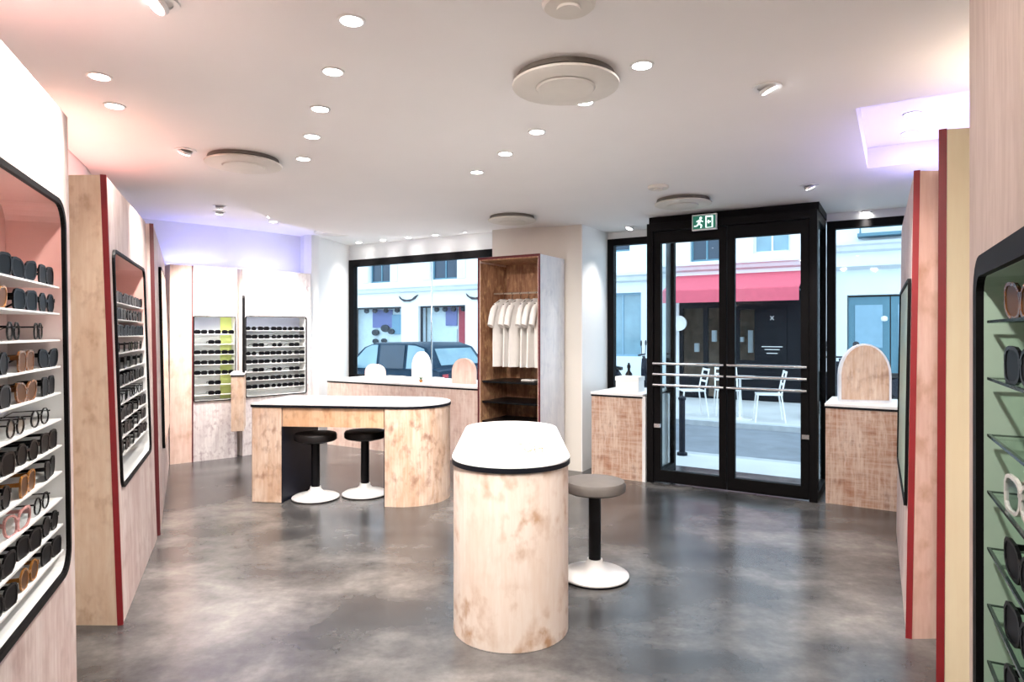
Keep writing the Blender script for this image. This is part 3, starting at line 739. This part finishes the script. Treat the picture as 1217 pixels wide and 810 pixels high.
for x, y, lab, aim, z, e in ((1.09, 2.73, 'tilted white spotlight above the right-hand displays, nearest', (.55, .0, -1), H1, 1.0), (2.12, 4.56, 'tilted white spotlight above the glass door threshold', (.5, .2, -1), H1, .8),
                          (3.05, 5.50, 'tilted white spotlight above the arch counter right of the door', (-.1, .1, -1), H1, .8), (-1.88, 3.68, 'tilted white spotlight beside the left ceiling vent', (-.5, .3, -1), H1, 1.2),
                          (-1.12, 2.03, 'tilted white spotlight nearest the camera at upper left', (-.65, -.55, -1), H1, 2.0), (1.17, 6.35, 'tilted white spotlight above the white box counter', (-.35, -.1, -1), H1, .5),
                          (-2.72, 5.95, 'tilted white spotlight before the lime-striped display, nearer', (-.50, .82, -1.45), H2, 2.1), (-2.86, 6.25, 'tilted white spotlight before the lime-striped display, farther', (-.40, .52, -1.45), H2, 1.6)):
    gimbal(x, y, z-.0002, lab, aim, SPOT_W*e)
# unseen lamps added behind the camera for bounce and forward light
for k, (x, y) in enumerate([(-.35, 1.70), (-.15, 1.25), (.05, .75), (-1.2, -.6), (-2.3, -.6), (-3.2, -.6), (-1.4, -1.6), (-2.6, -1.6)]):
    downlight(x, y, H1-.0002, 'added unseen downlight behind the camera, %s in that row' % ORD[k], SPOT_W*(1.7 if k < 3 else 1), (.25, .7, -.8) if k < 3 else (0, 0, -1))
def vent(x, y, z, label, r=.22):
    v = thing('ceiling_vent', label, 'ceiling vent', (x, y, z), 0, 'round ceiling vents'); s = r/.22
    MB().lathe([(.20*s, 0), (.205*s, -.020), (.19*s, -.024)], 44).build('upper_ring', 'vent_dark', v, smooth=True)
    MB().lathe([(.0, -.040), (.195*s, -.046), (.218*s, -.040), (.22*s, -.032), (.205*s, -.0245), (.0, -.0242)], 44).build('disc', 'vent', v, smooth=True)
    MB().lathe([(.0, -.052), (.115*s, -.052), (.122*s, -.0462), (.0, -.0462)], 40).build('inner_disc', 'vent', v, smooth=True)
    return v
vent(.22, 2.63, H1-.0002, 'large round ceiling vent with concentric discs, nearest')
vent(-1.62, 3.86, H1-.0002, 'round ceiling vent above the left side of the shop')
vent(.0, 5.80, H1-.0002, 'round ceiling vent in front of the wardrobe')
vent(1.35, 5.05, H1-.0002, 'round ceiling vent in front of the exit sign')
vent(-2.05, 7.35, H2-.0002, 'round ceiling vent near the car window corner')
for x, y, r, lab in ((.18, 2.03, .085, 'small round ceiling speaker at the top edge of the picture'), (1.05, 4.59, .075, 'small flat round detector left of the exit sign vent')):
    v = thing('ceiling_detector', lab, 'detector', (x, y, H1-.0002), 0)
    MB().lathe([(r, 0), (r, -.012), (r*.9, -.02), (0, -.021)], 36).build('cover', 'vent', v, smooth=True)
    MB().lathe([(r*.45, -.0212), (r*.45, -.03), (0, -.031)], 28).build('sensor', 'vent', v, smooth=True)
# exit sign
X = thing('exit_sign', 'small green exit sign with white running figure above the door', 'sign', F(-1.42, 5.50, 2.29), FA)
box(-.105, .105, 0, .025, -.068, .068).build('housing', 'white_metal', X, bevel=.003)
box(-.096, .096, -.002, -.0002, -.056, .056).build('sign_face', 'exit_green', X)
fig = MB()
def bar(a, b, w):
    a, b = Vector(a), Vector(b); d = (b-a).normalized(); n = Vector((-d.y, d.x))*w/2
    fig.plate([tuple(a+n), tuple(b+n), tuple(b-n), tuple(a-n)][::-1], -.0032, -.0022)
fig.plate([(-.028+.011*math.cos(k*PI/6), .035+.011*math.sin(k*PI/6)) for k in range(12)], -.0032, -.0022)
bar((-.034, .022), (-.044, -.012), .018); bar((-.044, -.012), (-.020, -.026), .011); bar((-.020, -.026), (-.028, -.048), .010)
bar((-.046, -.012), (-.062, -.030), .011); bar((-.062, -.030), (-.084, -.030), .009); bar((-.034, .018), (-.010, .004), .009); bar((-.040, .018), (-.064, .006), .009)
fig.plate(rect(.012, .074, -.050, .050), -.0032, -.0022, [rect(.022, .064, -.050+.004, .040)]); bar((.032, .0), (.055, .0), .012); bar((.030, .0), (.040, .014), .008); bar((.030, .0), (.040, -.014), .008)
fig.build('pictogram', 'exit_white', X)
# light strips hidden on top of the units
def led(label, a, b, z, mat, col, energy):
    a, b = Vector(a), Vector(b); L = (b-a).length; rz = math.atan2(b.y-a.y, b.x-a.x); c = (a+b)/2
    t = thing('light_strip', label, 'light strip', (c.x, c.y, z), rz)
    box(-L/2, L/2, -.012, .012, 0, .012).build('housing', 'white_metal', t); box(-L/2+.01, L/2-.01, -.008, .008, .0122, .016).build('diffuser', mat, t)
    ld = bpy.data.lights.new('led', 'AREA'); ld.shape = 'RECTANGLE'; ld.size = L; ld.size_y = .02; ld.energy = energy; ld.color = col
    lo = bpy.data.objects.new('led', ld); COL.objects.link(lo); lo.parent = t; lo.location = (0, 0, .02); lo.rotation_euler = (PI, 0, 0)
PK, VI, YE = (1, .36, .34), (.27, .30, 1), (1, .80, .58)
led('pink light strip on top of the nearest left display', (-1.02, .62), (-1.62, 2.08), 2.071, 'led_pink', PK, LED_W*.33)
led('pink light strip on top of the red-edged left display', (-2.10, 2.98), (-2.56, 4.08), 2.071, 'led_pink', PK, LED_W*.33)
led('warm light strip on top of the cream right-hand display', (1.98, 2.66), (1.72, 2.22), 2.062, 'led_warm', YE, LED_W*.2)
led('warm light strip on top of the nearest right display', (1.10, 1.18), (.72, .48), 2.102, 'led_warm', YE, LED_W*.18)
led('violet light strip on top of the lime-striped back display', (-3.62, 6.68), (-3.14, 7.06), 2.052, 'led_violet', VI, LED_W*.30)
led('violet light strip on top of the white back display', (-3.06, 7.14), (-2.55, 7.72), 2.052, 'led_violet', VI, LED_W*.22)
led('violet light strip on top of the pink right-hand display', (2.72, 4.10), (2.08, 3.00), 2.062, 'led_violet', VI, LED_W*.8)

# ------------------------------------------------------------------ the street outside
ST = frame_root('ground_street', (0, 0, 0), FA)
fpart('near_pavement', box(-24, 8, 6.45, 7.55, -.40, -.08), 'pavement', ST); fpart('kerb_stone', box(-24, 8, 7.55, 7.72, -.40, -.085), 'kerb', ST)
fpart('road', box(-24, 8, 7.72, 10.75, -.40, -.20), 'asphalt', ST)
fpart('kerb_stone', box(-24, 8, 10.75, 10.92, -.40, -.115), 'kerb', ST); fpart('far_pavement', box(-24, 8, 10.92, 14.6, -.40, -.12), 'pavement', ST)
BS = 14.5
def building(label, x0, x1, mat, h=7.5, holes=()):
    b = thing('town_building', label, 'building', F(x0, BS), FA); b['x0'] = 0.0
    MB().plate(rect(0, x1-x0, -.2, h), 0, .35, [rect(a-x0, c-x0, d, e) for a, c, d, e in holes]).build('facade_wall', mat, b)
    box(0, x1-x0, .9, 1.0, -.2, h).build('rear_wall', 'awning_in', b)
    return b
def bwin(b, x0, a, c, z0, z1, frame, glass, mull=1, y=.10):
    w = MB().plate(rect(a-x0, c-x0, z0, z1), y, y+.06, [rect(a-x0+.05, c-x0-.05, z0+.05, z1-.05)])
    for k in range(mull):
        xx = a-x0+(c-a)*(k+1)/(mull+1); w.box(xx-.02, xx+.02, y, y+.05, z0+.05, z1-.05)
    f = w.build('window_frame', frame, b); box(a-x0+.05, c-x0-.05, y+.02, y+.03, z0+.05, z1-.05).build('pane', glass, f); return f
def cornice(b, L, z, h=.16):
    MB().side([(0, z), (-.12, z+.03), (-.16, z+h*.55), (-.22, z+h*.7), (-.22, z+h), (0, z+h)], 0, L).build('cornice', 'stone', b)
# white shop across the street
x0, x1 = -24, -9.4
b1 = building('white shop building across the street with two display windows', x0, x1, 'stucco', holes=[(-14.75, -12.62, .55, 2.12), (-11.97, -10.30, .45, 2.12), (-13.90, -13.05, 2.86, 4.4), (-11.50, -10.58, 2.86, 4.4), (-16.2, -15.35, 2.86, 4.4)])
cornice(b1, x1-x0, 2.52, .2); cornice(b1, x1-x0, 4.7)
for a, c in ((-13.90, -13.05), (-11.50, -10.58), (-16.2, -15.35)):
    bwin(b1, x0, a, c, 2.86, 4.4, 'teal', 'blue_glass')
    for q in (a-.30, c+.02): box(q-x0, q+.28-x0, -.03, -.001, 2.86, 4.4).build('shutter', 'stone', b1)
for (a, c, z0) in ((-14.75, -12.62, .55), (-11.97, -10.30, .45)):
    f = bwin(b1, x0, a, c, z0, 2.12, 'poster_k', 'shop_glass', 0)
    box(a-x0, c-x0, .40, .44, z0-.1, 2.2).build('display_back', 'poster_w', b1)
for (a, c, z0, z1, m) in ((-14.1, -13.3, 1.5, 2.05, 'poster_b'), (-13.3, -12.8, 1.3, 1.9, 'teal_l'), (-11.25, -10.85, 1.55, 2.08, 'poster_b'), (-10.78, -10.42, .8, 2.08, 'poster_r'), (-11.25, -10.85, .95, 1.45, 'poster_w')):
    box(a-x0, c-x0, .36, .395, z0, z1).build('display_print', m, b1)
for (a, z, r) in ((-13.95, 1.35, .14), (-13.55, 1.48, .16), (-13.3, 1.38, .12), (-13.95, 1.08, .11), (-13.6, 1.1, .1)):
    o_ = MB().plate([(a-x0+r*math.cos(k*PI/6), z+r*.7*math.sin(k*PI/6)) for k in range(12)], .30, .355).build('display_hat', 'poster_k', b1)
for k, a in enumerate((-14.2, -13.85, -13.4, -12.95, -11.45, -11.15, -10.85, -10.5)):
    MB().lathe([(.0, -.09), (.07, -.06), (.085, 0), (.05, .07), (0, .08)], 14, (a-x0, .20, 2.03)).build('hanging_lamp', 'poster_k', b1, smooth=True)
MB().plate([(0, .10), (.10, .02), (.30, -.02), (.5, .0), (.62, .08), (.72, .12), (.6, .0), (.42, -.07), (.2, -.07), (.05, .02)], -.05, -.005).xf(lambda p: (p.x+(-12.68-x0), p.y, p.z+2.33)).build('wall_emblem', 'poster_k', b1)
MB().plate([(0, .10), (.10, .02), (.30, -.02), (.5, .0), (.62, .08), (.72, .12), (.6, .0), (.42, -.07), (.2, -.07), (.05, .02)], -.05, -.005).xf(lambda p: (p.x+(-10.25-x0), p.y, p.z+2.33)).build('wall_emblem', 'poster_k', b1)
# teal-windowed house
x0, x1 = -9.4, -4.70
b2 = building('pale house across the street with tall blue ground floor window', x0, x1, 'stucco_b', holes=[(-6.2, -5.22, .78, 2.30), (-8.6, -7.6, .78, 2.3), (-6.4, -5.5, 3.3, 4.9), (-8.6, -7.7, 3.3, 4.9)])
bwin(b2, x0, -6.2, -5.22, .78, 2.30, 'teal_l', 'sky_glass'); bwin(b2, x0, -8.6, -7.6, .78, 2.3, 'teal_l', 'sky_glass')
bwin(b2, x0, -6.4, -5.5, 3.3, 4.9, 'teal', 'blue_glass'); bwin(b2, x0, -8.6, -7.7, 3.3, 4.9, 'teal', 'blue_glass')
cornice(b2, x1-x0, 2.55, .22)
# cafe
x0, x1 = -4.70, -1.60
b3 = building('cafe building with red awning over a black shop front', x0, x1, 'stucco', holes=[(-4.32, -1.70, -.12, 2.60), (-4.06, -3.35, 2.95, 4.5), (-2.7, -1.95, 3.05, 4.5)])
bwin(b3, x0, -4.06, -3.35, 2.95, 4.5, 'teal', 'blue_glass'); bwin(b3, x0, -2.7, -1.95, 3.05, 4.5, 'stone', 'sky_glass')
cornice(b3, x1-x0, 2.72, .18)
fr = MB().plate(rect(-4.32-x0, -1.70-x0, -.12, 2.60), .05, .16, [rect(-4.24-x0, -3.78-x0, .35, 1.9), rect(-3.68-x0, -3.10-x0, -.08, 1.9), rect(-3.0-x0, -2.68-x0, .75, 1.85)]).build('shop_front', 'cafe', b3)
for a, c, z0, z1 in ((-4.24, -3.78, .35, 1.9), (-3.68, -3.10, -.08, 1.9), (-3.0, -2.68, .75, 1.85)):
    box(a-x0, c-x0, .09, .10, z0, z1).build('pane', 'shop_glass', fr)
box(-3.42-x0, -3.36-x0, .06, .14, -.08, 1.9).build('door_post', 'poster_w', fr)
for k in range(7):
    xx = -4.1+.2*k; box(xx-x0, xx+.09-x0, .5, .62, .9+.12*(k % 3), 1.1+.15*(k % 4)).build('cafe_interior_item', ['poster_w', 'awning_in', 'stucco'][k % 3], b3)
box(-2.61-x0, -2.03-x0, .03, .049, .55, 1.86).build('menu_board', 'cafe', b3)
tx = MB()
for k, (w, z) in enumerate(((.42, 1.04), (.30, .98), (.22, .90))): tx.box(-2.32-w/2-x0, -2.32+w/2-x0, .026, .0295, z, z+.016)
for a in (1, 2): tx.plate([(-2.32-x0+.07*math.cos(a*PI/3+t_)*q, 1.66+.05*math.sin(a*PI/3+t_)*q) for t_, q in ((-.1, 1), (.1, 1), (PI-.1, 1), (PI+.1, 1))], .026, .0295)
tx.build('menu_lettering', 'poster_w', b3)
MB().side([(.02, 2.62), (.05, 2.66), (-1.02, 2.26), (-1.04, 2.22)], -4.36-x0, -1.66-x0).build('awning_cloth', 'awning', b3)
MB().box(-4.36-x0, -1.66-x0, -1.045, -1.03, 1.98, 2.235).build('awning_valance', 'awning', b3)
for xx in (-4.34, -1.68): MB().tube([(xx-x0, 0, 2.2), (xx-x0, -1.0, 2.2)], .018, 6).build('awning_arm', 'poster_k', b3)
MB().plate([(-4.22-x0+.17*math.cos(k*PI/10), 1.56+.17*math.sin(k*PI/10)) for k in range(20)], -.34, -.28).build('round_sign', 'poster_w', b3, smooth=True)
MB().tube([(-4.36-x0, 0, 1.56), (-4.36-x0, -.31, 1.56)], .015, 6).build('sign_bracket', 'poster_k', b3)
box(-4.68-x0, -4.40-x0, -.06, -.001, -.12, 2.6).build('pilaster', 'stone', b3)
# pale house on the right
x0, x1 = -1.60, 8
b4 = building('pale blue house across the street with wide teal door', x0, x1, 'stucco_b', holes=[(-.90, .60, -.12, 2.10), (2.2, 3.2, .8, 2.2), (-.5, .4, 3.42, 4.9), (2.2, 3.1, 3.42, 4.9)])
cornice(b4, x1-x0, 2.95, .2); cornice(b4, x1-x0, 2.60, .08)
bwin(b4, x0, 2.2, 3.2, .8, 2.2, 'teal', 'blue_glass'); bwin(b4, x0, -.5, .4, 3.42, 4.9, 'teal', 'blue_glass'); bwin(b4, x0, 2.2, 3.1, 3.42, 4.9, 'teal', 'blue_glass')
for a, c in ((-.88, -.16), (-.14, .58)): 
    dd = box(a-x0, c-x0, .08, .14, -.1, 2.06).build('door_leaf', 'teal', b4); box(a+.12-x0, c-.12-x0, .065, .079, .2, .9).build('door_panel', 'teal', dd); box(a+.12-x0, c-.12-x0, .065, .079, 1.05, 1.9).build('door_panel', 'teal_l', dd)
MB().lathe([(0, -.06), (.05, -.04), (.06, 0), (.05, .04), (0, .06)], 14, (-.25-x0, -.08, 1.62)).build('door_lamp', 'poster_w', b4, smooth=True)
MB().side([(0, 3.22), (-.35, 3.22), (-.35, 3.28), (0, 3.28)], -.7-x0, .35-x0).tube([(-.65-x0, -.33, 3.25), (-.65-x0, -.33, 3.6), (.3-x0, -.33, 3.6), (.3-x0, -.33, 3.25)], .02, 6).build('balcony', 'teal', b4)
box(-1.5-x0, -1.22-x0, -.05, -.001, -.12, 2.5).build('pilaster', 'stone', b4)

# parked car
def car():
    c = thing('parked_car', 'dark blue hatchback parked across the street beyond the window', 'car', F(-8.06, 9.35, -.20), FA)
    L = 3.5
    prof = [(-1.75, .30), (-1.74, .56), (-1.66, .70), (-1.25, .82), (-.95, .86), (1.55, .93), (1.70, .88), (1.76, .60), (1.74, .30)]
    m = MB(); rings = []
    for y, k, dz in ((-.80, .97, .0), (-.82, 1, 0), (-.70, 1, .02), (.70, 1, .02), (.82, 1, 0), (.80, .97, 0)):
        rings.append([(x*k, y, z if z < .5 else z+dz) for x, z in prof])
    m.loft(rings); m.build('car_body', 'carpaint', c, smooth=True)
    cab = [(-1.02, .84), (-.42, 1.30), (-.15, 1.37), (1.00, 1.37), (1.30, 1.30), (1.62, .90)]
    m = MB(); rings = []
    for y, inn in ((-.76, 0), (-.60, 1), (.60, 1), (.76, 0)):
        rings.append([(x*(1 if inn else .985), (y if z < 1 else y*(.90 if abs(y) > .7 else 1)), z-(0 if inn or z < 1 else .02)) for x, z in cab])
    m.loft(rings); m.build('cabin', 'carpaint', c, smooth=True)
    for s in (-1, 1):
        for q, poly in enumerate(([(-.80, .90), (-.36, 1.27), (-.18, 1.325), (-.02, 1.33), (-.02, .91)], [(.06, .91), (.06, 1.33), (.72, 1.33), (.72, .92)], [(.80, .92), (.80, 1.33), (1.0, 1.32), (1.22, 1.27), (1.40, .94)])):
            MB().plate(poly, -.004, .004).xf(lambda p: (p.x, s*(.765-.076*(p.z-.84)/.51)+p.y, p.z)).build('side_window', 'sky_glass' if q != 1 else 'blue_glass', c)
        MB().plate([(-.72, .86), (-.55, .86), (-.53, .97), (-.66, .98)], s*.80, s*.93).build('wing_mirror', 'carpaint', c)
        for x in (-1.12, 1.13):
            wh = MB().lathe([(.0, -.09), (.26, -.09), (.30, -.06), (.30, .06), (.26, .09), (0, .09)], 26).xf(lambda p: (p.x+x, p.z+s*.72, p.y+.30)).build('wheel', 'rubber', c, smooth=True)
            MB().lathe([(.18, -.005), (.19, .0), (.17, .01), (.05, .015)], 20).xf(lambda p: (p.x+x, s*(.811+p.z), p.y+.30)).build('hub_cap', 'chrome', wh)
        box(-1.2, 1.2, s*.822-.006, s*.822+.006, .52, .60).build('side_strip', 'poster_k', c)
    box(-1.77, -1.72, -.62, -.40, .58, .68).build('headlight', 'poster_w', c); box(-1.77, -1.72, .40, .62, .58, .68).build('headlight', 'poster_w', c)
    box(1.70, 1.74, -.74, -.60, .62, .84).build('tail_light', 'poster_r', c); box(1.70, 1.74, .60, .74, .62, .84).build('tail_light', 'poster_r', c)
    def screen(a, b, na, nb):
        return MB().loft([[(a[0], -na, a[1]), (a[0], na, a[1]), (a[0]+.01*(1 if a[0] > 0 else -1), na, a[1]+.008), (a[0]+.01*(1 if a[0] > 0 else -1), -na, a[1]+.008)],
                          [(b[0], -nb, b[1]), (b[0], nb, b[1]), (b[0]+.01*(1 if b[0] > 0 else -1), nb, b[1]+.008), (b[0]+.01*(1 if b[0] > 0 else -1), -nb, b[1]+.008)]])
    screen((1.335, 1.262), (1.56, .98), .54, .60).build('rear_window', 'sky_glass', c)
    screen((-.46, 1.272), (-.95, .90), .56, .64).build('windscreen', 'sky_glass', c)
    c.scale = (.86, 1, 1)
    return c
car()
# cafe chairs and table
def cafe_chair(label, t, s, rz):
    c = thing('cafe_chair', label, 'chair', F(t, s, -.12), FA+rz, 'white cafe chairs')
    box(-.20, .20, -.20, .20, .44, .46).build('seat', 'white_metal', c, bevel=.005)
    for sx in (-1, 1):
        MB().tube([(sx*.19, -.18, .44), (sx*.22, -.22, 0)], .013, 8).build('leg', 'white_metal', c)
        MB().tube([(sx*.19, .18, .44), (sx*.22, .24, 0)], .013, 8).build('leg', 'white_metal', c)
        MB().tube([(sx*.19, .18, .45), (sx*.19, .22, .66), (sx*.18, .26, .84)], .013, 8).build('back_post', 'white_metal', c)
    for z in (.60, .70, .80): box(-.19, .19, .205+(z-.6)*.2, .222+(z-.6)*.2, z, z+.035).build('back_slat', 'white_metal', c)
    return c
cafe_chair('white metal cafe chair behind the bollard outside', -3.15, 11.35, math.radians(-60))
cafe_chair('white metal cafe chair seen beside the central door stile', -2.62, 11.75, math.radians(20))
cafe_chair('white metal cafe chair in the right door pane', -1.86, 11.30, math.radians(-75))
tb = thing('cafe_table', 'small round white cafe table outside the cafe', 'table', F(-2.32, 11.32, -.12), FA)
MB().lathe([(0, .70), (.30, .70), (.30, .725), (0, .725)], 28).build('tabletop', 'white_metal', tb); MB().lathe([(.022, .02), (.022, .70)], 12).build('pedestal', 'white_metal', tb); MB().lathe([(.2, 0), (.2, .015), (.03, .03)], 20).build('base', 'white_metal', tb)
bo = thing('bollard', 'slim dark street bollard on the near pavement', 'bollard', F(-2.17, 7.42, -.08), FA)
MB().lathe([(.035, 0), (.035, .64), (.045, .65), (.045, .67), (.02, .69)], 18).build('post', 'navy', bo, smooth=True); MB().lathe([(.06, 0), (.06, .03), (.04, .04)], 18).build('foot', 'navy', bo, smooth=True)
dk = thing('stone_planter', 'small grey stone block on the pavement outside the door', 'stone block', F(-2.20, 6.66, -.08), FA)
box(-.11, .11, -.09, .09, 0, .15).build('block', 'kerb', dk, bevel=.01); box(-.09, .09, -.07, .07, .1502, .16).build('top_slab', 'asphalt', dk)
def scooter(label, t, s, rz):
    c = thing('motor_scooter', label, 'scooter', F(t, s, -.12), FA+rz, 'parked scooters')
    for x in (-.62, .62):
        w = MB().tube([(x+.21*math.cos(k*PI/10), 0, .25+.21*math.sin(k*PI/10)) for k in range(20)], .05, 8, True).build('wheel', 'rubber', c, smooth=True)
        MB().lathe([(.10, -.02), (.10, .02)], 16).xf(lambda p: (p.x+x, p.z, p.y+.25)).build('hub', 'chrome', w)
    MB().loft([[(x, y*w, z0+q) for y, q in ((-1, 0), (1, 0), (1, h), (0, h*1.15), (-1, h))] for x, w, z0, h in ((-.80, .08, .55, .12), (-.5, .14, .42, .30), (-.1, .15, .35, .32), (.1, .12, .26, .12), (.42, .12, .26, .12))]).build('body', 'navy', c, smooth=True)
    MB().loft([[(x, y*w, z) for y, z in ((-1, z0), (1, z0), (1, z1), (-1, z1))] for x, w, z0, z1 in ((-.72, .10, .74, .80), (-.3, .14, .72, .80), (-.02, .10, .70, .76))]).build('seat', 'leather', c)
    MB().side([(-.16, .3), (.16, .3), (.18, .75), (.08, .95), (-.08, .95), (-.18, .75)], .40, .47).build('leg_shield', 'navy', c)
    MB().tube([(.62, 0, .25), (.52, 0, .55), (.42, 0, 1.0)], .03, 8).build('fork', 'poster_k', c)
    MB().tube([(.38, -.33, 1.02), (.43, -.1, 1.03), (.43, .1, 1.03), (.38, .33, 1.02)], .018, 8).build('handlebar', 'poster_k', c)
    for s_ in (-1, 1):
        MB().tube([(.42, s_*.22, 1.03), (.42, s_*.26, 1.22)], .008, 6).build('mirror_stem', 'poster_k', c); MB().lathe([(0, -.012), (.055, -.01), (.055, .01), (0, .012)], 14).xf(lambda p: (.42+p.z, s_*.27+p.x, 1.26+p.y)).build('mirror', 'poster_k', c)
    return c
scooter('dark scooter parked before the pale house, seen left of the door', -4.85, 12.4, math.radians(10))
scooter('dark scooter parked outside, seen between door and arch counter', -1.05, 12.5, math.radians(70))
scooter('dark scooter parked outside, seen right of the wooden arch', .10, 12.6, math.radians(60))
